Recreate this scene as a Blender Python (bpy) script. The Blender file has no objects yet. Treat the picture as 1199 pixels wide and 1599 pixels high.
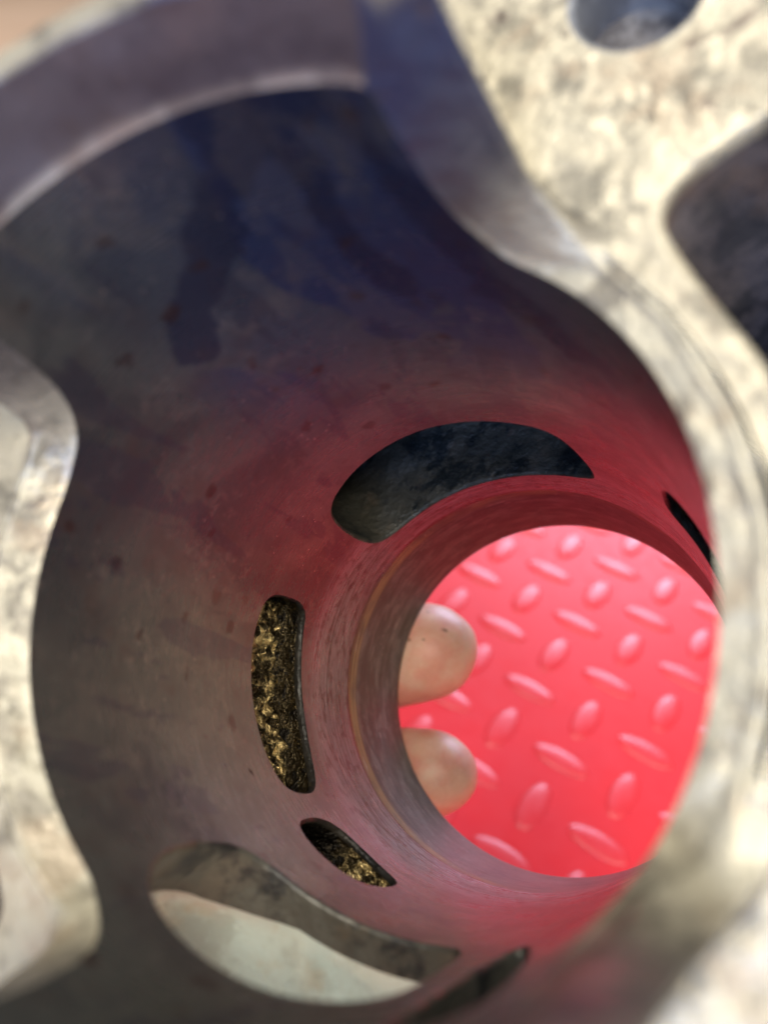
import bpy, bmesh, math, random
import numpy as np
from mathutils import Vector, Matrix, noise
from mathutils.geometry import delaunay_2d_cdt
PI = math.pi
rad = math.radians
random.seed(4)
C = bpy.context.scene.collection
scene = bpy.context.scene

# ---------------------------------------------------------------- frame, camera, light
R = 2.7                       # bore radius, centimetres; everything is modelled in cm and linked in metres
CM = 0.01
cam_r = np.array([0.97681759, -0.4532256, 2.04647895])        # camera seen from the bore's own axes, in bore radii
rx, ry = 0.28305138, 0.37024443
Rx = np.array([[1, 0, 0], [0, math.cos(rx), -math.sin(rx)], [0, math.sin(rx), math.cos(rx)]])
Ry = np.array([[math.cos(ry), 0, math.sin(ry)], [0, 1, 0], [-math.sin(ry), 0, math.cos(ry)]])
cam_local = Matrix((Ry @ Rx).tolist()).to_4x4()
cam_local.translation = Vector(cam_r * R * CM)
# the tread plate is the world's horizontal plane; the camera looks down on it at a slant
ax = Vector((0.9698334, 0.0265970, -0.2423135)); bx_ = Vector((0.2088843, -0.6030870, 0.7698399))
up = -ax.cross(bx_)
W3 = Matrix((ax, -bx_, up)).to_4x4()
D_PLATE = 0.34
q0 = Vector((0.132, -0.042, -1.0)) * D_PLATE
cam_world = Matrix.Translation(-(W3.to_3x3() @ q0)) @ W3
CYL = cam_world @ cam_local.inverted()                         # where the cylinder is held in the world
LATT = 0.081 * D_PLATE

cd = bpy.data.cameras.new('camera'); cam = bpy.data.objects.new('camera', cd); C.objects.link(cam)
cam.matrix_world = cam_world
cd.sensor_fit = 'VERTICAL'; cd.sensor_height = 36; cd.sensor_width = 27
cd.lens = 36 * 1400 / 1599
cd.clip_start = 0.002; cd.clip_end = 60
cd.dof.use_dof = True; cd.dof.focus_distance = 0.116; cd.dof.aperture_fstop = 16.5
cd.dof.aperture_blades = 0
scene.camera = cam

w = bpy.data.worlds.new('World'); scene.world = w; w.use_nodes = True
bg = w.node_tree.nodes['Background']
bg.inputs[0].default_value = (0.80, 0.86, 1.0, 1); bg.inputs[1].default_value = 0.22

def area(name, loc, target, size, power, col):
    l = bpy.data.lights.new(name, 'AREA'); l.shape = 'RECTANGLE'; l.size, l.size_y = size
    l.energy = power; l.color = col
    o = bpy.data.objects.new(name, l); C.objects.link(o)
    o.location = loc
    o.rotation_euler = (Vector(target) - Vector(loc)).to_track_quat('-Z', 'Y').to_euler()
    return o
ctr = CYL @ Vector((0, 0, 0))
def lamp(name, direction, dist, size, power, col):     # direction as seen from the bore's own axes
    return area(name, CYL @ (Vector(direction).normalized() * dist), ctr, size, power, col)
lamp('bore_fill_lamp', (.44, -.02, .90), 1.2, (.45, .45), 17, (1.0, .91, .74))  # added warm lamp, aimed down the bore to light ports and fingertips
lamp('side_fill', (.86, .12, .50), 1.5, (.5, .5), 12, (1.0, .96, .88))  # added neutral fill, outweighs the red bounce on the left wall
lamp('ceiling_light', (.22, .60, .77), 2.6, (1.1, .9), 56, (1.0, .95, .84))
lamp('far_window_light', (.22, .84, -.45), 1.5, (.6, .45), 21, (.66, .74, 1.0))
lamp('blue_fill_light', (.05, -.58, .80), 1.3, (.55, .40), 20, (.40, .56, 1.0))  # added blue fill from the viewer's side, tints the top bore wall
scene.view_settings.view_transform = 'Standard'; scene.view_settings.look = 'None'
scene.view_settings.exposure = 0.0; scene.view_settings.gamma = 1
try: scene.cycles.use_denoising = True
except Exception: pass
scene.cycles.max_bounces = 10; scene.cycles.glossy_bounces = 8; scene.cycles.diffuse_bounces = 6
scene.cycles.sample_clamp_indirect = 4

# ---------------------------------------------------------------- materials
class N:
    def __init__(s, name):
        s.m = bpy.data.materials.new(name); s.m.use_nodes = True
        s.t = s.m.node_tree; s.b = s.t.nodes['Principled BSDF']
        tc = s.t.nodes.new('ShaderNodeTexCoord')
        sc = s.t.nodes.new('ShaderNodeVectorMath'); sc.operation = 'SCALE'; sc.inputs[3].default_value = 100
        s.l(tc.outputs['Object'], sc.inputs[0]); s.co = sc.outputs[0]      # centimetres
        s.uv = tc.outputs['UV']
    def l(s, a, b): s.t.links.new(a, b)
    def put(s, sock, v):
        if hasattr(v, 'is_linked') or hasattr(v, 'links'): s.l(v, sock)
        elif isinstance(v, (tuple, list)): sock.default_value = (*v, 1) if len(v) == 3 and len(sock.default_value) == 4 else v
        else: sock.default_value = v
    def mapv(s, v, scale=(1, 1, 1), loc=(0, 0, 0)):
        n = s.t.nodes.new('ShaderNodeMapping'); s.l(v, n.inputs[0]); n.inputs['Scale'].default_value = scale; n.inputs['Location'].default_value = loc
        return n.outputs[0]
    def noise(s, scale, detail=4, rough=.55, v=None, dist=0):
        n = s.t.nodes.new('ShaderNodeTexNoise'); s.l(v or s.co, n.inputs['Vector'])
        n.inputs['Scale'].default_value = scale; n.inputs['Detail'].default_value = detail
        n.inputs['Roughness'].default_value = rough; n.inputs['Distortion'].default_value = dist
        return n.outputs[0]
    def voro(s, scale, v=None, feat='F1'):
        n = s.t.nodes.new('ShaderNodeTexVoronoi'); n.feature = feat; s.l(v or s.co, n.inputs['Vector']); n.inputs['Scale'].default_value = scale
        return n.outputs[0]
    def step(s, x, lo, hi):
        n = s.t.nodes.new('ShaderNodeMapRange'); n.interpolation_type = 'SMOOTHSTEP'
        s.put(n.inputs[0], x); n.inputs[1].default_value = lo; n.inputs[2].default_value = hi
        return n.outputs[0]
    def rng(s, x, a, b, lo=0, hi=1):
        n = s.t.nodes.new('ShaderNodeMapRange'); s.put(n.inputs[0], x)
        n.inputs[1].default_value = a; n.inputs[2].default_value = b; n.inputs[3].default_value = lo; n.inputs[4].default_value = hi
        return n.outputs[0]
    def mix(s, f, a, b, mode='MIX'):
        n = s.t.nodes.new('ShaderNodeMix'); n.data_type = 'RGBA'; n.blend_type = mode
        s.put(n.inputs[0], f); s.put(n.inputs[6], a); s.put(n.inputs[7], b)
        return n.outputs[2]
    def math(s, op, a, b=0.0):
        n = s.t.nodes.new('ShaderNodeMath'); n.operation = op; s.put(n.inputs[0], a); s.put(n.inputs[1], b)
        return n.outputs[0]
    def sep(s, v):
        n = s.t.nodes.new('ShaderNodeSeparateXYZ'); s.l(v, n.inputs[0]); return n.outputs
    def bump(s, h, strength, dist, prev=None):
        n = s.t.nodes.new('ShaderNodeBump'); s.put(n.inputs['Height'], h)
        n.inputs['Strength'].default_value = strength; n.inputs['Distance'].default_value = dist * CM
        if prev: s.l(prev, n.inputs['Normal'])
        return n.outputs[0]
    def out(s, col=None, rough=None, metal=None, normal=None, spec=None, **k):
        if col is not None: s.put(s.b.inputs['Base Color'], col)
        if rough is not None: s.put(s.b.inputs['Roughness'], rough)
        if metal is not None: s.put(s.b.inputs['Metallic'], metal)
        if normal is not None: s.l(normal, s.b.inputs['Normal'])
        if spec is not None: s.b.inputs['Specular IOR Level'].default_value = spec
        for kk, v in k.items(): s.put(s.b.inputs[kk.replace('_', ' ')], v)
        return s.m

def mat_cast(name, base, dark, stain, metal=.55, rough=.5, bump=.5, alt=None):
    n = N(name)
    if alt:
        k_ = n.sep(n.uv)[0]
        o_ = n.sep(n.uv)[1]; base, dark, stain = [n.mix(n.math('MULTIPLY', o_, .9), n.mix(k_, a_, b_), (.04, .055, .12)) for a_, b_ in zip((base, dark, stain), alt)]  # second UV channel mixes in a painted blue-dark shade
    a = n.noise(1.3, 5, .6); b = n.noise(5.5, 6, .65); c = n.noise(22, 4, .6); d = n.noise(2.6, 3, .5, n.mapv(n.co, loc=(7, 3, 1)))
    col = n.mix(n.step(n.noise(1.7, 6, .68), .50, .60), base, dark)
    col = n.mix(n.math('MULTIPLY', n.step(n.noise(5.0, 4, .6), .56, .68), .5), col, dark)
    col = n.mix(n.math('MULTIPLY', n.step(a, .53, .66), .55), col, stain)
    pit = n.step(n.noise(3.1, 2, .5, n.mapv(n.co, loc=(2, 9, 4))), .68, .76)
    col = n.mix(n.math('MULTIPLY', pit, .8), col, (.10, .075, .06))
    col = n.mix(n.rng(c, .3, .7, 0, .25), col, (.75, .72, .62), 'MULTIPLY')
    h = n.math('ADD', n.math('MULTIPLY', n.noise(4.6, 3, .55), 1.3), n.math('MULTIPLY', b, .5))
    nm = n.bump(h, bump, .09)
    return n.out(col, n.rng(d, .3, .7, rough - .12, rough + .18), metal, nm)

M_FACE = mat_cast('gasket_face_aluminium', (.385, .345, .255), (.20, .18, .135), (.27, .20, .13), metal=.35, rough=.42, bump=.36)
M_SKIRT = mat_cast('skirt_edge_aluminium', (.375, .345, .265), (.20, .18, .14), (.27, .20, .13), metal=.35, rough=.42, bump=.4, alt=((.13, .115, .095), (.06, .054, .048), (.10, .075, .055)))  # alt: darker tones painted for the shaded skirt ends
M_CHAM = mat_cast('skirt_chamfer_steel', (.105, .095, .115), (.08, .07, .088), (.09, .07, .07), metal=.5, rough=.45, bump=.06, alt=((.44, .42, .39), (.22, .2, .19), (.25, .18, .15)))  # alt: pale tone of the painted edge highlight
M_SLEEVE = mat_cast('sleeve_cut', (.105, .10, .085), (.035, .035, .036), (.15, .11, .075), metal=.5, rough=.4, bump=.3)
M_STUD = mat_cast('stud_hole_metal', (.26, .27, .29), (.15, .155, .17), (.2, .16, .12), metal=.5, rough=.35, bump=.15)
M_OUTER = mat_cast('outer_casting', (.20, .185, .17), (.09, .08, .075), (.14, .09, .05), metal=.3, rough=.65)
M_PALE = mat_cast('port_aluminium_pale', (.62, .62, .54), (.46, .45, .38), (.45, .36, .25), metal=.5, rough=.34, bump=.25)
M_PASS = mat_cast('passage_oily_casting', (.085, .068, .065), (.035, .03, .03), (.10, .06, .04), metal=.1, rough=.78, bump=.4)
M_NAVY = mat_cast('shaded_exhaust_casting', (.014, .021, .028), (.008, .012, .017), (.03, .026, .022), metal=.2, rough=.55, bump=.6)  # shade at the back of the exhaust duct, put into a near-black colour

STAIN = [((4.22, 1.62), (4.5, 1.05), .26), ((4.5, 1.05), (5.02, .45), .22), ((5.02, .45), (5.42, .02), .20), ((5.42, .02), (5.78, -.45), .24),
         ((4.22, 1.5), (3.9, 1.5), .26), ((3.9, 1.5), (3.98, .86), .15), ((3.98, .86), (4.02, -.15), .12), ((4.02, -.15), (3.85, -.75), .16),
         ((3.55, 1.6), (3.3, .6), .12), ((3.3, .6), (3.0, -.6), .22), ((3.0, -.6), (2.4, -1.3), .25)]
SPOTS = [(5.41, 1.06, .09), (5.50, 1.58, .13), (5.92, .80, .06), (5.95, .10, .07), (4.55, -.2, .06), (6.15, .7, .07), (5.2, .2, .04)]
def stain_at(u, v):
    m = 9.0
    for (a, b, w_) in STAIN:
        dx, dy = b[0] - a[0], b[1] - a[1]; t = max(0, min(1, ((u - a[0]) * dx + (v - a[1]) * dy) / (dx * dx + dy * dy)))
        m = min(m, math.hypot(u - a[0] - dx * t, v - a[1] - dy * t) / w_)
    return max(0.0, 1.5 - m)
def mat_bore():
    n = N('honed_bore_steel')
    u, v, _ = n.sep(n.uv)                         # u: way round in cm, v: along the axis in cm
    a = n.noise(.55, 4, .5, dist=.6); b = n.noise(1.9, 5, .6); c = n.noise(8, 5, .65)
    streak = n.noise(1, 5, .7, n.mapv(n.uv, (1.1, 26, 1)))
    col = n.mix(n.step(a, .42, .6), (.112, .116, .108), (.072, .076, .078))
    # oil film with its own outline: bluish patches on the exhaust side of the skirt
    p = n.noise(.8, 4, .5, n.mapv(n.uv, (1, .38, 1), (3.3, .4, 8)), .5)
    side = n.step(n.math('ABSOLUTE', n.math('SUBTRACT', u, rad(86) * R)), 2.4, .9)
    deep = n.step(v, -3.2, -.6)
    film = n.math('MULTIPLY', n.math('MULTIPLY', n.step(p, .48, .51), side), deep)
    col = n.mix(n.math('MULTIPLY', film, 1.0), col, (.025, .040, .112))
    col = n.mix(n.math('MULTIPLY', n.math('MULTIPLY', side, deep), .5), col, (.055, .078, .15))  # even blue cast of flare and cool light, painted into the wall
    fine = n.step(n.noise(9, 6, .8, n.mapv(n.co, loc=(4, 4, 4))), .56, .66)
    col = n.mix(n.math('MULTIPLY', fine, .30), col, (.05, .04, .038))
    worn_ = n.math('MULTIPLY', n.step(n.noise(1.3, 3, .6, n.mapv(n.co, loc=(8, 1, 3))), .50, .60), n.step(n.noise(5, 6, .8, n.mapv(n.co, loc=(1, 6, 2))), .52, .60))
    col = n.mix(n.math('MULTIPLY', worn_, .35), col, (.22, .20, .18))
    at = n.t.nodes.new('ShaderNodeAttribute'); at.attribute_name = 'stain'
    edge = n.math('ADD', at.outputs['Fac'], n.rng(n.noise(2.4, 5, .6), .3, .7, -.6, .5))
    col = n.mix(n.math('MULTIPLY', n.step(edge, .44, .62), .66), col, (.020, .026, .062))
    vor = n.t.nodes.new('ShaderNodeTexVoronoi'); n.l(n.co, vor.inputs['Vector']); vor.inputs['Scale'].default_value = 2.3; vor.inputs['Randomness'].default_value = 1
    sz = n.math('ADD', vor.outputs[0], n.rng(n.noise(6, 3, .6), .3, .7, -.1, .1))
    keep = n.step(n.sep(vor.outputs['Color'])[0], .76, .80)
    col = n.mix(n.math('MULTIPLY', n.math('MULTIPLY', n.step(sz, .24, .14), keep), .7), col, (.05, .026, .024))
    # brown blooms and dark specks
    col = n.mix(n.math('MULTIPLY', n.step(b, .54, .66), .22), col, (.075, .042, .032))
    pale = n.step(n.noise(1.1, 5, .62, n.mapv(n.uv, (1.1, .45, 1), (4, 8, 1)), .5), .55, .575)
    col = n.mix(n.math('MULTIPLY', pale, .2), col, (.20, .18, .16))
    runs = n.step(n.noise(1.5, 4, .6, n.mapv(n.uv, (1.3, .28, 1), (1, 3, 0)), .4), .58, .605)
    col = n.mix(n.math('MULTIPLY', runs, .42), col, (.045, .045, .07))
    dia = n.step(n.noise(1, 4, .7, n.mapv(n.mapv(n.uv, (1, 1, 1)), (2.2, 9, 1), (3, 1, 0)), 1.2), .64, .68)
    col = n.mix(n.math('MULTIPLY', dia, .6), col, (.06, .045, .04))
    spk = n.step(n.noise(2.6, 2, .5, n.mapv(n.co, loc=(5, 2, 7))), .69, .74)
    col = n.mix(n.math('MULTIPLY', spk, .6), col, (.05, .03, .03))
    # scraped land between the ports and the ring, lavender reflection painted in, carbon brown beyond it
    land = n.math('MULTIPLY', n.step(v, -5.2, -5.7), n.step(v, -6.80, -6.74))
    col = n.mix(n.math('MULTIPLY', land, n.rng(streak, .35, .65, .15, .95)), col, (.26, .30, .335))
    scr = n.math('MULTIPLY', land, n.step(n.noise(4.2, 6, .72, n.mapv(n.uv, (1, 1.8, 1))), .52, .58))
    col = n.mix(n.math('MULTIPLY', scr, .8), col, (.06, .05, .055))
    around = n.math('ADD', n.step(u, rad(250) * R, rad(215) * R), 0)  # carbon thinned toward the bottom to stand for the lavender reflection there
    carb = n.math('MULTIPLY', n.step(v, -6.78, -6.84), n.rng(around, 0, 1, .25, 1))
    cc = n.mix(n.step(n.noise(2.2, 7, .78, n.mapv(n.uv, (.8, 1.5, 1))), .45, .62), (.048, .046, .043), (.135, .130, .122))
    col = n.mix(carb, col, cc)
    ring = n.math('MULTIPLY', n.math('MULTIPLY', n.step(v, -6.78, -6.82), n.step(v, -7.22, -7.06)), n.rng(n.noise(.5, 4, .6), .42, .56, .1, .85))
    col = n.mix(n.math('MULTIPLY', ring, n.rng(n.noise(1.6, 4, .6), .30, .5, .15, 1)), col, (.27, .19, .085))
    line = n.math('MULTIPLY', n.step(v, -6.71, -6.75), n.step(v, -6.82, -6.78))
    col = n.mix(n.math('MULTIPLY', line, .85), col, (.03, .022, .02))
    gl = n.math('MULTIPLY', n.step(n.noise(1, 4, .75, n.mapv(n.uv, (.35, 16, 1), (2, 1, 0))), .50, .58), n.step(v, -5.7, -6.1))
    col = n.mix(n.math('MULTIPLY', gl, .72), col, (.03, .024, .024))
    gh = n.math('MULTIPLY', n.step(n.noise(1, 5, .8, n.mapv(n.uv, (1.6, 9, 1), (7, 5, 0))), .60, .66), n.step(v, -5.4, -5.8))
    col = n.mix(n.math('MULTIPLY', gh, .6), col, (.42, .39, .38))
    dots = n.step(n.voro(9.0), .12, .07)
    dm = n.step(n.noise(1.1, 2, .5, n.mapv(n.co, loc=(9, 9, 2))), .5, .62)
    col = n.mix(n.math('MULTIPLY', n.math('MULTIPLY', dots, dm), .7), col, (.55, .45, .40))
    groove = n.noise(1, 3, .8, n.mapv(n.uv, (.25, 30, 1)))
    h = n.math('ADD', n.math('MULTIPLY', n.math('MULTIPLY', groove, n.step(v, -5.4, -6.0)), 1.2), n.math('MULTIPLY', c, .8))
    nm = n.bump(h, .35, .022)
    r = n.rng(n.math('ADD', n.math('MULTIPLY', b, .5), n.math('MULTIPLY', streak, .5)), .35, .65, .22, .36)
    r = n.math('ADD', r, n.math('MULTIPLY', carb, .16))
    return n.out(col, r, n.rng(carb, 0, 1, .68, .15), nm)
M_BORE = mat_bore()

def mat_gold(name='oily_transfer_casting', gold=(1.0, .76, .36)):
    n = N(name)
    b = n.noise(6, 4, .62, dist=.3); c = n.noise(15, 3, .6)
    duct_shade = n.step(n.math('ADD', n.sep(n.uv)[0], n.rng(b, .3, .7, -.2, .2)), .42, .62)  # shade inside the small ports, painted over the casting
    col = n.mix(n.step(b, .43, .60), (.05, .036, .018), gold)  # gold casting; its strong contrast also stands in for missing light
    col = n.mix(duct_shade, col, (.02, .017, .014))
    nm = n.bump(n.math('ADD', n.math('MULTIPLY', b, 1.0), n.math('MULTIPLY', c, .6)), 1.0, .12)
    return n.out(col, .28, .85, nm)
M_GOLD = mat_gold()
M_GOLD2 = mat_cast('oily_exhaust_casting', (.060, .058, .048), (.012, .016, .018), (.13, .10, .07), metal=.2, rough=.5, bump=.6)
M_CRES = mat_cast('bright_casting', (.58, .68, .63), (.48, .55, .50), (.50, .44, .32), metal=.2, rough=.28, bump=.10)

def mat_red(name, spec):
    n = N(name)
    a = n.noise(.35, 3, .5)
    col = n.mix(n.rng(a, .3, .7, 0, 1), (.55, .024, .030), (.51, .026, .035))
    nm = n.bump(n.noise(30, 3, .6), .08, .02)
    return n.out(col, n.rng(n.noise(2, 3), .3, .7, .30, .42), 0, nm, spec=spec)
M_RED = mat_red('red_painted_plate', .12)
M_LUG = mat_red('red_painted_lug', .38)
def mat_skin():
    n = N('skin')
    a = n.noise(1.6, 3, .5); b = n.noise(14, 4, .6)
    col = n.mix(n.step(a, .40, .62), (.78, .50, .39), (.76, .37, .29))
    col = n.mix(n.rng(b, .3, .7, 0, .3), col, (.8, .62, .5), 'MULTIPLY')
    sp = n.step(n.noise(5.5, 1, .4, n.mapv(n.co, loc=(1.5, 0, 3))), .745, .765)
    col = n.mix(n.math('MULTIPLY', sp, .7), col, (.12, .05, .03))
    wv = n.t.nodes.new('ShaderNodeTexWave'); wv.wave_type = 'RINGS'; n.l(n.co, wv.inputs[0]); wv.inputs['Scale'].default_value = 6
    wv.inputs['Distortion'].default_value = 5; wv.inputs['Detail'].default_value = 1
    nm = n.bump(wv.outputs[1], .12, .012, n.bump(b, .15, .02))
    return n.out(col, .45, 0, nm, Subsurface_Weight=.25, Subsurface_Radius=(.006, .002, .001), Subsurface_Scale=.6)
M_SKIN = mat_skin()
M_BLACK = mat_cast('near_black', (.020, .018, .016), (.010, .009, .008), (.03, .024, .018), metal=.1, rough=.45, bump=.6)  # near-black tone for the small port rims and the fleck
def mat_simple(name, c1, c2, sc, rough, metal=0, bump=.1):
    n = N(name); a = n.noise(sc, 5, .6)
    return n.out(n.mix(n.step(a, .35, .65), c1, c2), rough, metal, n.bump(a, bump, .1))
M_NAIL = mat_simple('nail', (.72, .48, .40), (.66, .42, .35), 3, .25)
M_FLOOR = mat_simple('tan_floor', (.58, .39, .25), (.52, .34, .21), .05, .6)

# ---------------------------------------------------------------- helpers
def link(name, verts, faces, mat, parent=None, smooth=True, uvs=None, world=False):
    me = bpy.data.meshes.new(name)
    me.from_pydata([tuple(c * CM for c in v) for v in verts], [], faces)
    if uvs is not None:
        ul = me.uv_layers.new(name='UVMap')
        vi = np.empty(len(me.loops), dtype=np.int32); me.loops.foreach_get('vertex_index', vi)
        ul.data.foreach_set('uv', np.array(uvs, dtype=np.float32)[vi].ravel())
    me.materials.append(mat)
    if smooth: me.polygons.foreach_set('use_smooth', [True] * len(me.polygons))
    me.update()
    o = bpy.data.objects.new(name, me); C.objects.link(o)
    if parent: o.parent = parent
    return o
def tag(o, label, cat, group=None):
    o['label'] = label; o['category'] = cat
    if group: o['group'] = group

def cdt(outer, holes, pts, clear):
    """triangulate the inside of outer minus holes, with free points kept `clear` away from every outline"""
    verts = []; edges = []
    loops = [outer] + holes
    for L in loops:
        b = len(verts); verts += [Vector(p) for p in L]
        edges += [(b + i, b + (i + 1) % len(L)) for i in range(len(L))]
    allp = np.array([tuple(v) for v in verts])
    P = np.array(pts)
    def inside(poly, Q):
        x, y = Q[:, 0], Q[:, 1]; r = np.zeros(len(Q), bool); n = len(poly)
        for i in range(n):
            x0, y0 = poly[i]; x1, y1 = poly[(i + 1) % n]
            c = ((y0 > y) != (y1 > y)) & (x < (x1 - x0) * (y - y0) / ((y1 - y0) if y1 != y0 else 1e-12) + x0)
            r ^= c
        return r
    ok = inside(outer, P)
    for h in holes: ok &= ~inside(h, P)
    P = P[ok]
    keep = []
    for i in range(0, len(P), 2000):
        d = np.sqrt(((P[i:i+2000, None] - allp[None]) ** 2).sum(2)).min(1); keep.append(P[i:i+2000][d > clear])
    P = np.concatenate(keep) if keep else P
    verts += [Vector((float(a), float(b))) for a, b in P]
    v, e, f, *_ = delaunay_2d_cdt(verts, edges, [], 0, 1e-7)
    cen = np.array([((v[t[0]] + v[t[1]] + v[t[2]]) / 3)[:] for t in f])
    ok = inside(outer, cen)
    for h in holes: ok &= ~inside(h, cen)
    return [tuple(a) for a in v], [tuple(t) for t, k in zip(f, ok) if k]

def resample(poly, step, closed=True):
    out = []; n = len(poly)
    for i in range(n if closed else n - 1):
        a = np.array(poly[i], float); b = np.array(poly[(i + 1) % n], float)
        k = max(1, int(np.linalg.norm(b - a) / step))
        out += [tuple(a + (b - a) * j / k) for j in range(k)]
    if not closed: out.append(tuple(poly[-1]))
    return out
def chaikin(p, it=3):
    for _ in range(it):
        q = []
        for i in range(len(p)):
            a = np.array(p[i], float); b = np.array(p[(i + 1) % len(p)], float)
            q += [tuple(a * .75 + b * .25), tuple(a * .25 + b * .75)]
        p = q
    return p
def scale_loop(p, k, dx=0, dy=0, ky=None):
    c = np.mean(np.array(p), 0)
    return [(c[0] + (x - c[0]) * k + dx, c[1] + (y - c[1]) * (ky or k) + dy) for x, y in p]
def offset_loop(p, d):
    """push a counter-clockwise or clockwise loop outward by d"""
    P = np.array(p); nx = np.roll(P, -1, 0) - np.roll(P, 1, 0)
    nn = np.stack([nx[:, 1], -nx[:, 0]], 1); nn /= np.linalg.norm(nn, axis=1)[:, None] + 1e-12
    area_ = .5 * np.sum(P[:, 0] * np.roll(P[:, 1], -1) - np.roll(P[:, 0], -1) * P[:, 1])
    if area_ < 0: nn = -nn
    return [tuple(q) for q in P + nn * d]
def loft(loops, close=True):
    """loops: equal-length lists of 3-D points"""
    verts = [p for L in loops for p in L]; n = len(loops[0]); f = []
    for k in range(len(loops) - 1):
        for i in range(n if close else n - 1):
            j = (i + 1) % n
            f.append((k*n+i, k*n+j, (k+1)*n+j, (k+1)*n+i))
    return verts, f
def cyl(t, z, r):           # t in radians, z and r in bore radii
    if z > -.45 and r < 1.12:       # the mouth is not quite round: it closes in a little on one side
        d = (math.degrees(t) + 5 + 180) % 360 - 180
        s = min(1, max(0, (z + .45) / .4)); s = s * s * (3 - 2 * s)
        r -= .036 * math.exp(-(d / 34) ** 2) * s * max(0, min(1, (1.12 - r) / .05))
    return (R * r * math.cos(t), R * r * math.sin(t), R * z)
D2 = PI / 180

# ---------------------------------------------------------------- the cylinder
root = bpy.data.objects.new('engine_cylinder', None); C.objects.link(root)
root.matrix_world = CYL
tag(root, 'worn aluminium engine cylinder held open end up, looking down its ported bore', 'engine cylinder')

Z_FAR = -3.357; Z_RING = -2.515; SEAM = -18.0
def bore_r(z):
    # a hair wider past the ring line, and a broken edge at the far mouth
    s = min(1, max(0, (Z_RING - z) / .02)); r = 1 + .012 * s
    if z < Z_FAR + .035: r += (Z_FAR + .035 - z) * .8
    return r

# port outlines in (degrees round the bore, radii along it)
EXH = [(137.5,-2.05),(137.3,-1.75),(134.6,-1.56),(124,-1.47),(113,-1.43),(101,-1.415),(91,-1.435),(80,-1.475),(71,-1.52),(66,-1.66),(62.5,-2.06),(66,-2.17),(76,-2.22),(89,-2.255),(101,-2.265),(114,-2.275),(128,-2.29),(135,-2.23)]
TRL = [(160,-1.60),(162,-1.47),(170,-1.438),(183,-1.438),(196,-1.455),(205,-1.475),(211,-1.52),(213,-1.64),(212.5,-1.80),(206,-1.90),(193,-1.95),(180,-1.935),(170,-1.91),(160.5,-1.87)]
SML = [(219.5,-1.50),(222,-1.43),(230,-1.425),(238,-1.455),(243,-1.53),(245,-1.70),(243,-1.80),(232,-1.85),(224,-1.82),(219.6,-1.70)]
INT = [(-137.5,-.45),(-138,-.80),(-133,-.98),(-124,-1.04),(-110,-1.06),(-98,-1.05),(-88,-1.03),(-84,-.9),(-83.5,-.42),(-87,-.26),(-96,-.185),(-108,-.175),(-120,-.20),(-131,-.27)]
mir = lambda P, m: [(m - t, z) for t, z in P]
INT2 = [(-77.5,-.62),(-75.5,-.82),(-72,-.86),(-69.5,-.74),(-66.5,-.5),(-64,-.2),(-63,.05),(-66,.12),(-74,.12),(-79.5,.08),(-80,-.1),(-79,-.4)]
TRR = mir(TRL, 200); SMR = mir(SML, 200)
def norm(P):
    out = [(t * D2, z) for t, z in P]
    c = sum(t for t, _ in out) / len(out)
    k = 0
    while c + k < SEAM * D2: k += 2 * PI
    while c + k > SEAM * D2 + 2 * PI: k -= 2 * PI
    return [(t + k, z) for t, z in out]
PORTS = {k: resample(chaikin(norm(v), 2), .03) for k, v in dict(exhaust=EXH, transfer_left=TRL, boost_left=SML, intake=INT, intake_two=INT2, transfer_right=TRR, boost_right=SMR).items()}

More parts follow.
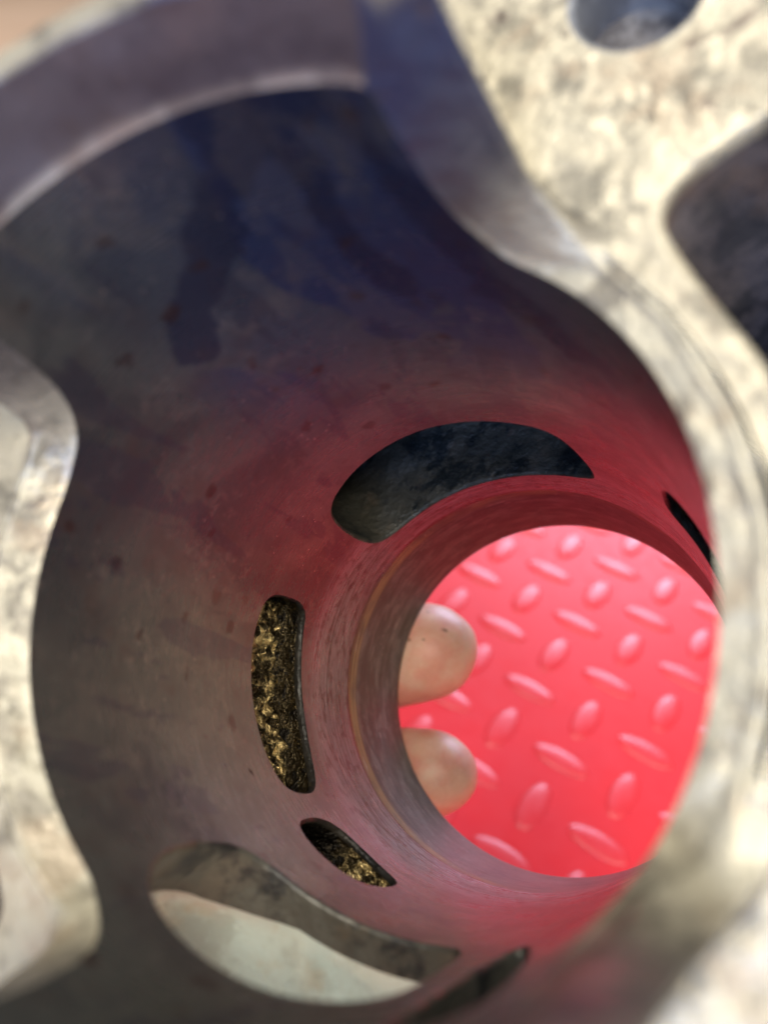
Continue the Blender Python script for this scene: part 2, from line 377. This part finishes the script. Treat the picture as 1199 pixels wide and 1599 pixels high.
# mouth of the bore: four loops (degrees, radius, height) swept over the same keys
# key: (inner t,z) (chamfer t,r,z) (outer top t,r,z) (foot t,r)
ZI = -.02
KEYS = [
 # right side, plain gasket face
 (-18, ZI,   -18, 1.075, 0, -18, 1.09, .0, -18, 1.10),
 ( 20, ZI,    20, 1.075, 0,  20, 1.09, .0,  20, 1.10),
 ( 42, ZI,    41, 1.075, 0,  40, 1.09, .0,  39, 1.11),
 ( 56, -.03,  52, 1.05, .02, 48, 1.10, .03, 45, 1.13),
 ( 62, .06,   58, 1.05, .11, 54, 1.12, .14, 50, 1.17),
 ( 65.5, .20, 61, 1.05, .28, 57, 1.125, .30, 54, 1.18),
 ( 67, .42,   63, 1.05, .52, 58, 1.125, .54, 56, 1.18),
 ( 67.5, .60, 64, 1.045, .82, 59, 1.12, .83, 58, 1.17),
 ( 71, .62,   67, 1.045, .87, 64, 1.115, .875, 64, 1.15),
 (103, .62,  103, 1.045, .87, 103, 1.115, .875, 103, 1.15),
 (134, .62,  135, 1.045, .87, 136, 1.115, .875, 137, 1.15),
 (138.5, .58,  142, 1.045, .80, 144.5, 1.12, .82, 144, 1.16),
 (139.5, .38,  143.5, 1.05, .46, 146.5, 1.125, .50, 146.5, 1.17),
 (141, .18, 145, 1.05, .22, 148, 1.125, .24, 149, 1.17),
 (144.5, .03,  148, 1.05, .05, 150, 1.10, .07, 153, 1.13),
 (151, -.06, 154, 1.075, 0, 157, 1.09, .01, 160, 1.11),
 (165, -.09,   166, 1.075, 0, 167, 1.09, .0, 168, 1.10),
 (200, -.09,   200, 1.075, 0, 200, 1.09, .0, 200, 1.10),
 (222, -.085,   222, 1.075, 0, 221, 1.09, .0, 221, 1.10),
 (232, -.02, 230, 1.05, .02, 228, 1.08, .02, 226, 1.10),
 (239, .12,  236, 1.05, .15, 233, 1.11, .16, 230, 1.15),
 (242, .36,  239, 1.05, .42, 236, 1.12, .42, 234, 1.16),
 (243, .60,  240, 1.045, .82, 237, 1.12, .82, 236, 1.16),
 (247, .62,  245, 1.045, .87, 243, 1.115, .875, 242, 1.15),
 (275, .62,  275, 1.045, .87, 275, 1.115, .875, 275, 1.15),
 (301, .62,  303, 1.045, .87, 307, 1.125, .875, 309, 1.15),
 (305.5, .58, 309, 1.045, .78, 314, 1.14, .78, 316, 1.17),
 (306.5, .38, 311.5, 1.05, .44, 317.5, 1.15, .42, 321, 1.19),
 (308, .18,  314, 1.05, .22, 320, 1.16, .20, 325, 1.20),
 (312, .03,  318, 1.05, .06, 325, 1.16, .06, 330, 1.19),
 (320, -.05, 325, 1.075, 0, 331, 1.10, .015, 334, 1.12),
 (332, ZI,   335, 1.075, 0, 337, 1.09, .0, 338, 1.10),
 (342, ZI,   342, 1.075, 0, 342, 1.09, .0, 342, 1.10)]
K = np.array(KEYS, float)
sub = []
for i in range(len(K) - 1):
    n_ = max(3, int(abs(K[i+1, 0] - K[i, 0]) / 1.6))
    for j in range(n_): sub.append(i + j / n_)
sub = np.array(sub)
def crom(x):          # monotone-ish smooth interpolation of the keys
    i = np.clip(np.floor(x).astype(int), 0, len(K) - 2); f = (x - i)[:, None]
    p0 = K[np.clip(i - 1, 0, len(K) - 1)]; p1 = K[i]; p2 = K[i + 1]; p3 = K[np.clip(i + 2, 0, len(K) - 1)]
    # limited tangents
    def lim(a, b):
        t = (a + b) / 2; s = (a * b > 0); m = np.minimum(abs(a), abs(b)) * 2
        return np.where(s, np.sign(t) * np.minimum(abs(t), m), 0)
    m1 = lim(p1 - p0, p2 - p1); m2 = lim(p2 - p1, p3 - p2)
    return (2*f**3 - 3*f**2 + 1) * p1 + (f**3 - 2*f**2 + f) * m1 + (-2*f**3 + 3*f**2) * p2 + (f**3 - f**2) * m2
Q = crom(sub)
L0 = [(q[0] * D2, q[1]) for q in Q]
wob = lambda t, z, a, s: a * noise.noise(Vector((math.cos(t) * s, math.sin(t) * s, z * s)))
loopA = [cyl(t, z, 1) for t, z in L0]
loopA2 = [cyl(q[0] * D2 * .85 + q[2] * D2 * .15, q[1] * .85 + q[4] * .15, 1 + (q[3] - 1) * .22) for q in Q]
loopB = [cyl(q[2] * D2, q[4] - .012, q[3] - .004) for q in Q]
loopB2 = [cyl((q[2] * .85 + q[5] * .15) * D2, q[4] * .8 + q[7] * .2, q[3] * .85 + q[6] * .15) for q in Q]
loopC0 = [cyl((q[2] * .2 + q[5] * .8) * D2, q[4] * .2 + q[7] * .8, q[3] * .2 + q[6] * .8) for q in Q]
loopC = [cyl(q[5] * D2, q[7] - .012, q[6]) for q in Q]
loopD = [cyl((q[5] * .5 + q[8] * .5) * D2, q[7] * .3, q[6] * .6 + q[9] * .4) for q in Q]
foot = [(q[8] * D2, q[9]) for q in Q]
loopE = [cyl(t, 0, r) for t, r in foot]
def dens(A, B, k): return [[tuple(np.array(a) * (1 - j / k) + np.array(b) * j / k) for a, b in zip(A, B)] for j in range(k)]
loops = dens(loopA, loopA2, 1) + dens(loopA2, loopB, 6) + dens(loopB, loopB2, 1) + dens(loopB2, loopC0, 4) + dens(loopC0, loopC, 1) + dens(loopC, loopD, 4) + dens(loopD, loopE, 3) + [loopE]
v, f = loft(loops)
n_ = len(loopA)
v = [p if (i < n_ or i >= len(v) - n_) else tuple(c + .022 * noise.noise(Vector(p) * 2.2 + Vector((k * 9, 0, 0))) + .010 * noise.noise(Vector(p) * 7 + Vector((k * 9, 0, 0))) for k, c in enumerate(p)) for i, p in enumerate(v)]
tin = Q[:, 0]
cham = lambda i: (68 < tin[i] < 136) or (244 < tin[i] < 304)
nA = 7 * n_
fc = [q for q in f if q[0] < nA and cham(q[0] % n_)]
fr = [q for q in f if not (q[0] < nA and cham(q[0] % n_))]
worn = [float(min(1, max(0, (max(q[1], q[4], q[7]) - .03) / .25))) for q in Q]  # shade on the skirt ends, painted darker as they rise
blue_shade = [float(min(1, max(0, (max(q[1], q[4]) - .12) / .5))) * (1 if 30 < q[0] < 90 else .25) for q in Q]  # blue-dark shade painted over the skirt ends, strongest on one
chamuv = [(1.0 if i // n_ < 1 else 0.0, 0.0) for i in range(len(v))]  # bevel highlight painted as a pale line on the chamfer's first row
flat = lambda i: i // n_ >= 8 and Q[i % n_, 4] > .75
rimuv = [(.15, 0) if flat(i) else (worn[i % n_], blue_shade[i % n_]) for i in range(len(v))]
def submesh(name, vv, ff, mat, parent):
    idx = sorted(set(i for q in ff for i in q)); m = {a: b for b, a in enumerate(idx)}
    return link(name, [vv[i] for i in idx], [tuple(m[i] for i in q) for q in ff], mat, parent, uvs=[(chamuv if mat is M_CHAM else rimuv)[i] for i in idx])
submesh('skirt_rim', v, fr, M_SKIRT, root)
submesh('skirt_chamfer', v, [q for q in fc if tin[q[0] % n_] < 200], M_CHAM, root)
submesh('skirt_chamfer', v, [q for q in fc if tin[q[0] % n_] > 200], M_CHAM, root)

# bore wall
rows = sorted(set([round(z, 4) for z in np.arange(Z_FAR + .06, .62, .045)] + [Z_RING + .01, Z_RING - .004, Z_RING - .014, Z_RING - .024, Z_FAR + .035]))
nth = len([0]) * 180
left = [(SEAM * D2, z) for z in ([Z_FAR] + [r for r in rows if r < ZI - .03])]
right = [(SEAM * D2 + 2 * PI, z) for _, z in left]
bottom = [((SEAM + 2 * i) * D2, Z_FAR) for i in range(1, 180)]
top = list(L0)          # from the seam round to just before the seam again
top[0] = (SEAM * D2, ZI)
outer = left[:1] + bottom + right + [(SEAM * D2 + 2 * PI, ZI)] + top[::-1] + left[:0:-1]
pts = [((SEAM + 2 * i + (.9 if k % 2 else 0)) * D2, z) for k, z in enumerate(rows) for i in range(1, 180)]
bv, bf = cdt(outer, list(PORTS.values()), pts, .012)
verts = []
for t, z in bv:
    r = bore_r(z)
    verts.append(cyl(t, z, r))
bw = link('bore_wall', verts, bf, M_BORE, root, uvs=[(t * R, z * R) for t, z in bv])
sa = bw.data.attributes.new('stain', 'FLOAT', 'POINT')
sa.data.foreach_set('value', [stain_at(t * R, z * R) for t, z in bv])

# ports: rim, liner edge, duct and rough back wall
slv = lambda key, t, s: s + (.11 * min(1, max(0, (-120 - ((math.degrees(t) + 180) % 360 - 180)) / 14)) if key == 'intake' else 0)
def port(name, key, mat_duct, depth, rise, flare, rough_amp, back=True, rim=M_BORE, cap_mat=None, label=None, sleeve=.055):
    L = PORTS[key]
    p0 = L
    p1 = offset_loop(L, -.012)
    steps = [(p0, 1.0), (p1, 1.008), (p1, 1.02), (offset_loop(L, -.008), 1 + sleeve)]
    vv, ff = loft([[cyl(t, z, bore_r(z) - 1 + (r if r < 1 + sleeve else 1 + slv(key, t, sleeve))) for t, z in P] for P, r in steps])
    o = link(name, vv, ff, rim, root, uvs=[(t * R, z * R) for P, r in steps for t, z in P])
    if label: o['label'] = label
    seq = []
    K_ = 9
    for k in range(K_ + 1):
        s = k / K_
        off = -.008 + flare * min(1, s * (2.2 if sleeve < .1 else 9))
        P = offset_loop(L, off)
        seq.append([cyl(t, z + rise * s ** 1.5, 1 + slv(key, t, sleeve) * (1 - s) + sleeve * s + (depth) * s) for t, z in P])
    amp = rough_amp
    vv, ff = loft(seq)
    nl = len(L)
    vv = [p if i < nl else tuple(c + amp * noise.noise(Vector(p) * 4.5 + Vector((9 * k, 3, 1))) for k, c in enumerate(p)) for i, p in enumerate(vv)]
    if key == 'intake':           # made-up ridge across the intake floor, shaped to catch a bright streak
        out_ = []
        for i, p in enumerate(vv):
            r_ = math.hypot(p[0], p[1]) / R; dg_ = math.degrees(math.atan2(p[1], p[0]))
            tc_ = -121 + (r_ - 1.12) * 70
            if p[2] / R < -.85 and r_ > 1.13: p = (p[0], p[1], p[2] + R * .055 * min(1, (r_ - 1.12) / .12) * max(0, 1 - abs(dg_ - tc_) / 5))
            out_.append(p)
        vv = out_
    t0_, t1_ = min(p[0] for p in L), max(p[0] for p in L)
    wuv = [(.56 if 'transfer' in key else .8 * (1 - (L[i % nl][0] - t0_) / (t1_ - t0_)), 0) for i in range(len(vv))]  # mask of the shade painted into the duct walls
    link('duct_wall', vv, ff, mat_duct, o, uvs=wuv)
    if back:
        P = offset_loop(L, -.008 + flare)
        ts = [p[0] for p in P]; zs = [p[1] for p in P]
        g = [(a, b) for a in np.arange(min(ts), max(ts), .014) for b in np.arange(min(zs), max(zs), .014)]
        cv, cf = cdt(P, [], g, .009)
        vv = []; zl, zh, tl, th_ = min(zs), max(zs), min(ts), max(ts)
        sv_ = [(.10 + .9 * max(0, 1 - min(abs(t - tl), abs(th_ - t)) / (.10 * (th_ - tl))) if 'transfer' in key else float(1 - (t - tl) / (th_ - tl)) * .8 if key == 'boost_left' else .2, 0) for t, z in cv]  # mask of the shade painted into the duct back
        for t, z in cv:
            rr = 1 + sleeve + depth + .025 * noise.noise(Vector((t * 9, z * 9, 1))) + .05 * noise.noise(Vector((t * 22, z * 22, 5))) + .02 * noise.noise(Vector((t * 50, z * 50, 8)))
            vv.append(cyl(t, z + rise, rr - .005))
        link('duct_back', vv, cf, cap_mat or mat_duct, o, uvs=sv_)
    return o
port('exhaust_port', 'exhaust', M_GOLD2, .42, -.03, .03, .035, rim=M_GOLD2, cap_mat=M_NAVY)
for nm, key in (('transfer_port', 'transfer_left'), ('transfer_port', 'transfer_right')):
    port(nm, key, M_GOLD, .13, .0, .02, .03, rim=M_BLACK, sleeve=.035)
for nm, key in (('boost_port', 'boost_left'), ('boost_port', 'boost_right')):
    port(nm, key, M_GOLD, .12, .0, .02, .03, rim=M_BLACK, sleeve=.03)
port('intake_port', 'intake', M_CRES, .60, -.06, .04, .012, back=False, sleeve=.12, rim=M_SLEEVE)
port('intake_port', 'intake_two', M_PASS, .40, -.06, .04, .012, back=False, sleeve=.12, rim=M_SLEEVE)

# the intake floor's streak-catching ridge is made up; one dark fleck sticks to the wall by the left port
ft, fz_ = -153.3 * D2, -1.284
fk = []
for i in range(9):
    a = 2 * PI * i / 8; k = (1, .8, 1.1, .9, 1, .75, 1.15, .9, 0)[i]
    p_, q_ = .026 * k * math.cos(a), .009 * k * math.sin(a)
    fk.append(cyl(ft + .75 * p_ + .5 * q_, fz_ - .55 * p_ + .75 * q_, .9993 if i < 8 else .9965))
link('dirt_fleck', fk, [(i, (i + 1) % 8, 8) for i in range(8)], M_BLACK, root)

# ---- base flange with its face, stud holes and transfer passages
AX = 100 * D2
ea = np.array([math.cos(AX), math.sin(AX)]); eb = np.array([-math.sin(AX), math.cos(AX)])   # exhaust direction, and its left
def mirror2(P): return [tuple(np.dot(p, ea) * ea - np.dot(p, eb) * eb) for p in P]
def rrect(a, b, c, n=8):
    out = []
    for sx, sy, t0 in ((1, 1, 0), (-1, 1, 90), (-1, -1, 180), (1, -1, 270)):
        for k in range(n + 1):
            t = (t0 + 90 * k / n) * D2
            out.append(tuple((sx * (a - c) + c * math.cos(t)) * ea + (sy * (b - c) + c * math.sin(t)) * eb))
    return out
outline = resample(rrect(2.02, 1.78, .45), .06)
passR = [(1.115,.449),(1.06,.557),(.985,.70),(.925,.835),(.925,.905),(.97,.965),(1.066,1.031),(1.19,1.09),(1.36,1.13),(1.5,1.0),(1.58,.6),(1.6,.1),(1.5,-.35),(1.32,-.5),(1.15,-.48),(1.14,-.36),(1.19,-.2),(1.21,0),(1.20,.2)]
passR = resample(chaikin(passR, 2), .035)
passL = mirror2(passR)
sp = np.array([.91, 1.565]); u_ = sp @ ea; v_ = sp @ eb
studs = [tuple(su * u_ * ea + sv * v_ * eb) for su, sv in ((1, 1), (1, -1), (-1, 1), (-1, -1))]
circ = lambda c, r, n=40: [(c[0] + r * math.cos(2*PI*k/n), c[1] + r * math.sin(2*PI*k/n)) for k in range(n)]
footxy = [(r * math.cos(t), r * math.sin(t)) for t, r in foot]
FIL = .035
holes = [footxy, offset_loop(passR, FIL), offset_loop(passL, FIL)] + [circ(s, .165 + .02) for s in studs]
g = [(a, b) for a in np.arange(-2.3, 2.3, .045) for b in np.arange(-2.3, 2.3, .045)]
fv, ff = cdt(outline, holes, g, .022)
onb = np.array([p for L in [outline] + holes for p in L])
FV = np.array(fv)
vv = []
for p in fv:
    d = np.sqrt(((onb - np.array(p)) ** 2).sum(1)).min()
    a = min(1, d / .03)
    vv.append((p[0]*R, p[1]*R, a * (.018 * noise.noise(Vector((p[0]*5, p[1]*5, 0))) + .014 * noise.noise(Vector((p[0]*14, p[1]*14, 3))))))
face = link('gasket_face', vv, ff, M_FACE, root)
# flange side and underside
o_ = [(x*R, y*R) for x, y in outline]
fl = [[(x, y, 0) for x, y in o_], [(x*1.006, y*1.006, -.05) for x, y in o_], [(x*1.006, y*1.006, -.55) for x, y in o_], [(x*.99, y*.99, -.60) for x, y in o_], [(x/math.hypot(x, y)*1.71*R, y/math.hypot(x, y)*1.71*R, -.62) for x, y in o_]]
v, f = loft(fl); link('flange_edge', v, f, M_OUTER, root)
def edge_down(name, P, mat, prof, floor_z, bot_mat, amp=.03):
    """round edge from the face (P already the hole) down through prof = [(inset, z)]"""
    ls = []
    for off, z in prof: ls.append([(x*R, y*R, z*R) for x, y in offset_loop(P, off)])
    v, f = loft(ls); n = len(P)
    v = [p if i < 4*n else tuple(c + amp * noise.noise(Vector(p) * 2.5 + Vector((9 * k, 3, 1))) for k, c in enumerate(p)) for i, p in enumerate(v)]
    o = link(name, v, f, mat, root)
    return o
def passage(P):
    edge = [(FIL * math.cos(a), -FIL + FIL * math.sin(a)) for a in np.linspace(PI/2, 0, 6)]
    prof = [(FIL - FIL * math.sin(k * PI / 10), -(FIL) + FIL * math.cos(k * PI / 10)) for k in range(6)]
    o = edge_down('transfer_passage', P, M_FACE, prof + [(0, -.055)], 0, None, 0)
    ls = [(0, -.055)] + [(-.016 * k, -.055 - .14 * k) for k in range(1, 9)]
    LL = [[(x*R, y*R, z*R) for x, y in offset_loop(P, off)] for off, z in ls]
    v, f = loft(LL); n = len(P)
    v = [p if i < n else tuple(c + .035 * noise.noise(Vector(p) * 1.8 + Vector((9 * k, 3, 1))) + .02 * noise.noise(Vector(p) * 6 + Vector((9 * k, 3, 1))) for k, c in enumerate(p)) for i, p in enumerate(v)]
    link('passage_wall', v, f, M_PASS, o)
    B = offset_loop(P, -.10)
    gx = [(a, b) for a in np.arange(-2, 2, .06) for b in np.arange(-2, 2, .06)]
    cv, cf = cdt(B, [], gx, .03)
    link('passage_floor', [(a*R, b*R, (-1.17 + .03 * noise.noise(Vector((a*4, b*4, 0)))) * R) for a, b in cv], cf, M_PASS, o)
passage(passR); passage(passL)
for s in studs:
    pr = [(.185, 0), (.172, -.006), (.165, -.02), (.163, -.22), (.160, -.235), (.148, -.24)] + [(.148 - .010 * (k % 2), -.25 - .018 * k) for k in range(44)] + [(.0005, -1.12)]
    v, f = loft([[(x*R, y*R, z*R) for x, y in circ(s, r)] for r, z in pr])
    link('stud_hole', v, f, M_STUD, root)

# ---- outer casting and the head face at the far end
RC = 1.715
IO = [offset_loop(PORTS[k], .022) for k in ('intake',)]
IO = [[(t, z - .06) for t, z in P] for P in IO]
zo = [Z_FAR + .02] + list(np.arange(Z_FAR + .12, -.42, .12)) + [-.40]
outerC = [((SEAM + 3 * i) * D2, Z_FAR + .02) for i in range(121)] + [(SEAM * D2 + 2*PI, z) for z in zo[1:-1]] + [((SEAM + 3 * i) * D2, -.25) for i in range(120, -1, -1)] + [(SEAM * D2, z) for z in zo[-2:0:-1]]
g = [((SEAM + 3 * i) * D2, z) for i in range(1, 120) for z in zo[1:]]
cv, cf = cdt(outerC, IO, g, .03)
link('outer_casting', [cyl(t, z, RC + .012 * noise.noise(Vector((math.cos(t)*3, math.sin(t)*3, z*3)))) for t, z in cv], cf, M_OUTER, root)
prof = [(bore_r(Z_FAR), Z_FAR), (1.06, Z_FAR - .004), (1.30, Z_FAR - .004), (1.69, Z_FAR), (1.715, Z_FAR + .02)]
v, f = loft([[cyl(2*PI*k/180, z, r) for k in range(180)] for r, z in prof])
link('head_face', v, f, M_FACE, root)
for zf in (-1.40, -1.75, -2.15, -2.55, -2.95):
    v, f = loft([[cyl(2*PI*k/120, zf + dz, r) for k in range(120)] for r, dz in ((1.705, .03), (2.06, .018), (2.08, 0), (2.06, -.018), (1.705, -.03))])
    link('cooling_fin', v, f, M_OUTER, root)

# ---------------------------------------------------------------- the hand
def local_at(px, py, z):      # bore-frame point under a pixel of the photograph at height z (radii)
    d = Vector(((px - 599.5) / 1400, -(py - 799.5) / 1400, -1)); d = cam_local.to_3x3() @ d
    c = Vector(cam_r); t = (z - c.z) / d.z
    return (c + d * t) * R
tipA = local_at(667, 1017, -3.70); tipB = local_at(670, 1207, -3.74)
def chain_sdf(): pass
parts = []          # capsules: (p, q, rp, rq)
def caps(ps, rs):
    for i in range(len(ps) - 1): parts.append((Vector(ps[i]), Vector(ps[i+1]), rs[i], rs[i+1]))
A = tipA; B = tipB
knA = [A, A + Vector((-2.3, -.35, -.55)), A + Vector((-4.6, -1.0, -.2)), A + Vector((-7.6, -2.4, 1.4))]
knB = [B, B + Vector((-2.3, .10, -.50)), B + Vector((-4.7, -.2, -.2)), B + Vector((-7.8, -1.2, 1.2))]
palm_c = (knA[3] + knB[3]) / 2
Cc = B + Vector((-1.2, -2.0, -.2)); knC = [Cc, Cc + Vector((-2.1, .2, -.4)), Cc + Vector((-4.2, .5, 0)), Cc + Vector((-6.6, .6, 1.1))]
Dd = B + Vector((-2.6, -3.7, .1)); knD = [Dd, Dd + Vector((-1.6, .3, -.3)), Dd + Vector((-3.2, .7, 0)), Dd + Vector((-5.2, 1.2, .8))]
RA = .90
caps(knA, [RA, .90, .98, 1.10]); caps(knB, [.79, .84, .95, 1.10]); caps(knC, [.78, .82, .92, 1.05]); caps(knD, [.66, .7, .8, .95])
wrist = palm_c + Vector((-8.2, -4.2, 2.4))
for k_, r_ in ((knA, 1.15), (knB, 1.15), (knC, 1.1), (knD, 1.0)):
    caps([k_[3], wrist + (k_[3] - palm_c) * .35], [r_, 1.6])
caps([palm_c + Vector((-2.5, -1.6, 1.1)), palm_c + Vector((-4.8, -2.2, 1.7))], [1.7, 1.9])
caps([wrist, wrist + Vector((-14, -8, 1))], [2.0, 3.4])
# thumb leaves the side of the palm and lies along the outside of the casting
th = [palm_c + Vector((-4.6, -.6, 2.6)), palm_c + Vector((-2.4, 1.4, 4.6)), palm_c + Vector((-.6, 2.6, 6.8)), palm_c + Vector((.2, 3.2, 9.0))]
caps(th, [1.6, 1.25, 1.1, .95])
mb = bmesh.new()
for p, q, a, b in parts:
    d = q - p; L = d.length; k = max(2, int(L / .35))
    for i in range(k + 1):
        s = i / k; c = p + d * s; r = a + (b - a) * s
        bmesh.ops.create_icosphere(mb, subdivisions=3, radius=r, matrix=Matrix.Translation(c))
# taper and flatten the pads slightly at the very tips
for tp, dr, r0 in ((A, (A - knA[1]).normalized(), .80), (B, (B - knB[1]).normalized(), .74)):
    for i in range(4):
        s = i / 3; bmesh.ops.create_icosphere(mb, subdivisions=3, radius=r0 - .10 * s, matrix=Matrix.Translation(tp + dr * (.12 + .16 * s)))
me = bpy.data.meshes.new('hand_raw'); mb.to_mesh(me); mb.free()
raw = bpy.data.objects.new('person', me); C.objects.link(raw)
mod = raw.modifiers.new('r', 'REMESH'); mod.mode = 'VOXEL'; mod.voxel_size = .11
ms = raw.modifiers.new('s', 'SMOOTH'); ms.iterations = 14; ms.factor = .5
dg = bpy.context.evaluated_depsgraph_get(); ev = raw.evaluated_get(dg); m2 = bpy.data.meshes.new_from_object(ev)
raw.modifiers.clear(); raw.data = m2
m2.materials.clear(); m2.materials.append(M_SKIN)
m2.transform(Matrix.Scale(CM, 4)); m2.polygons.foreach_set('use_smooth', [True] * len(m2.polygons)); m2.update()
raw.matrix_world = CYL
tag(raw, 'bare hand holding the cylinder, two fingertips showing inside its far opening', 'person')
for tp, kn, r in ((A, knA, .9), (B, knB, .84), (Cc, knC, .78), (Dd, knD, .68)):
    dr = (tp - kn[1]).normalized(); dn = Vector((0, 0, -1)); dn = (dn - dr * dn.dot(dr)).normalized(); sd = dr.cross(dn)
    vv = []; n1, n2 = 9, 9
    for i in range(n1):
        for j in range(n2):
            a = (j / (n2 - 1) - .5) * 1.7; s = i / (n1 - 1)
            wd = (.92 - .25 * (2*s-1)**2 * (1 if s > .5 else .3))
            vv.append(tuple(tp + dr * (-.75 + 1.15 * s) + (dn * math.cos(a * wd) + sd * math.sin(a * wd)) * r * (1.0 - .10 * s * s)))
    ffc = [(i*n2+j, i*n2+j+1, (i+1)*n2+j+1, (i+1)*n2+j) for i in range(n1-1) for j in range(n2-1)]
    link('fingernail', vv, ffc, M_NAIL, raw)

# ---------------------------------------------------------------- red tread plate and the floor
def mesh_world(name, verts, faces, mat, parent=None, smooth=True):
    return link(name, verts, faces, mat, parent, smooth)
plate = bpy.data.objects.new('tread_plate', None); C.objects.link(plate)
tag(plate, 'glossy red diamond tread plate lying under the held cylinder', 'tread plate')
S = LATT * 100
x0, x1, y0, y1 = -24, 17, -28, 12
t_ = .4
sv = [(x0,y0,-t_),(x1,y0,-t_),(x1,y1,-t_),(x0,y1,-t_),(x0,y0,0),(x1,y0,0),(x1,y1,0),(x0,y1,0)]
sf = [(0,3,2,1),(4,5,6,7),(0,1,5,4),(1,2,6,5),(2,3,7,6),(3,0,4,7)]
mesh_world('plate_sheet', sv, sf, M_RED, plate, smooth=False)
def lug_mesh(name, length, width, h):
    nt, nr = 16, 4; v = []; f = []
    for k in range(nr + 1):
        s = k / nr; a = s * PI / 2
        for i in range(nt):
            t = 2*PI*i/nt
            cx = math.copysign(abs(math.cos(t)) ** 1.0, math.cos(t)); cy = math.sin(t)
            e = math.cos(a) if k < nr else 0
            v.append((length/2 * cx * (e ** .7 if e > 0 else 0.0), width/2 * cy * (e ** .8 if e > 0 else 0.0), -.01 + h * math.sin(a)))
    for k in range(nr):
        for i in range(nt):
            j = (i+1) % nt
            if k == nr - 1: f.append((k*nt+i, k*nt+j, (k+1)*nt))
            else: f.append((k*nt+i, k*nt+j, (k+1)*nt+j, (k+1)*nt+i))
    me = bpy.data.meshes.new(name); me.from_pydata([tuple(c*CM for c in p) for p in v], [], f); me.materials.append(M_LUG)
    me.polygons.foreach_set('use_smooth', [True] * len(me.polygons)); me.update()
    return me
lugm = lug_mesh('tread_lug', S * .68, S * .30, .09)
spots = []
for i in range(-14, 15):
    for j in range(-14, 15):
        for k, (da, rot) in enumerate(((0, 45), (.5, -45))):
            x, y = (i + da) * S, -(j + da) * S
            if x0 + 1.2 < x < x1 - 1.2 and y0 + 1.2 < y < y1 - 1.2: spots.append((x, y, rot))
spots.sort(key=lambda s: (s[0] - 1.5) ** 2 + (s[1] + 6) ** 2)
for x, y, rot in spots[:299]:
    o = bpy.data.objects.new('tread_lug', lugm); C.objects.link(o); o.parent = plate
    o.location = (x*CM, y*CM, 0); o.rotation_euler = (0, 0, rot * D2)
rv = []; rf = []
for x, y, rot in spots[299:]:
    m = Matrix.Translation((x*CM, y*CM, 0)) @ Matrix.Rotation(rot*D2, 4, 'Z'); b = len(rv)
    rv += [tuple((m @ vx.co) / CM) for vx in lugm.vertices]; rf += [tuple(b + i for i in p.vertices) for p in lugm.polygons]
if rv:
    o = link('outer_tread_lugs', rv, rf, M_LUG, plate); o['kind'] = 'stuff'
fz = -4
fo = link('floor', [(-800, -800, fz), (800, -800, fz), (800, 1500, fz), (-800, 1500, fz)], [(0, 1, 2, 3)], M_FLOOR, None, False); fo['kind'] = 'structure'
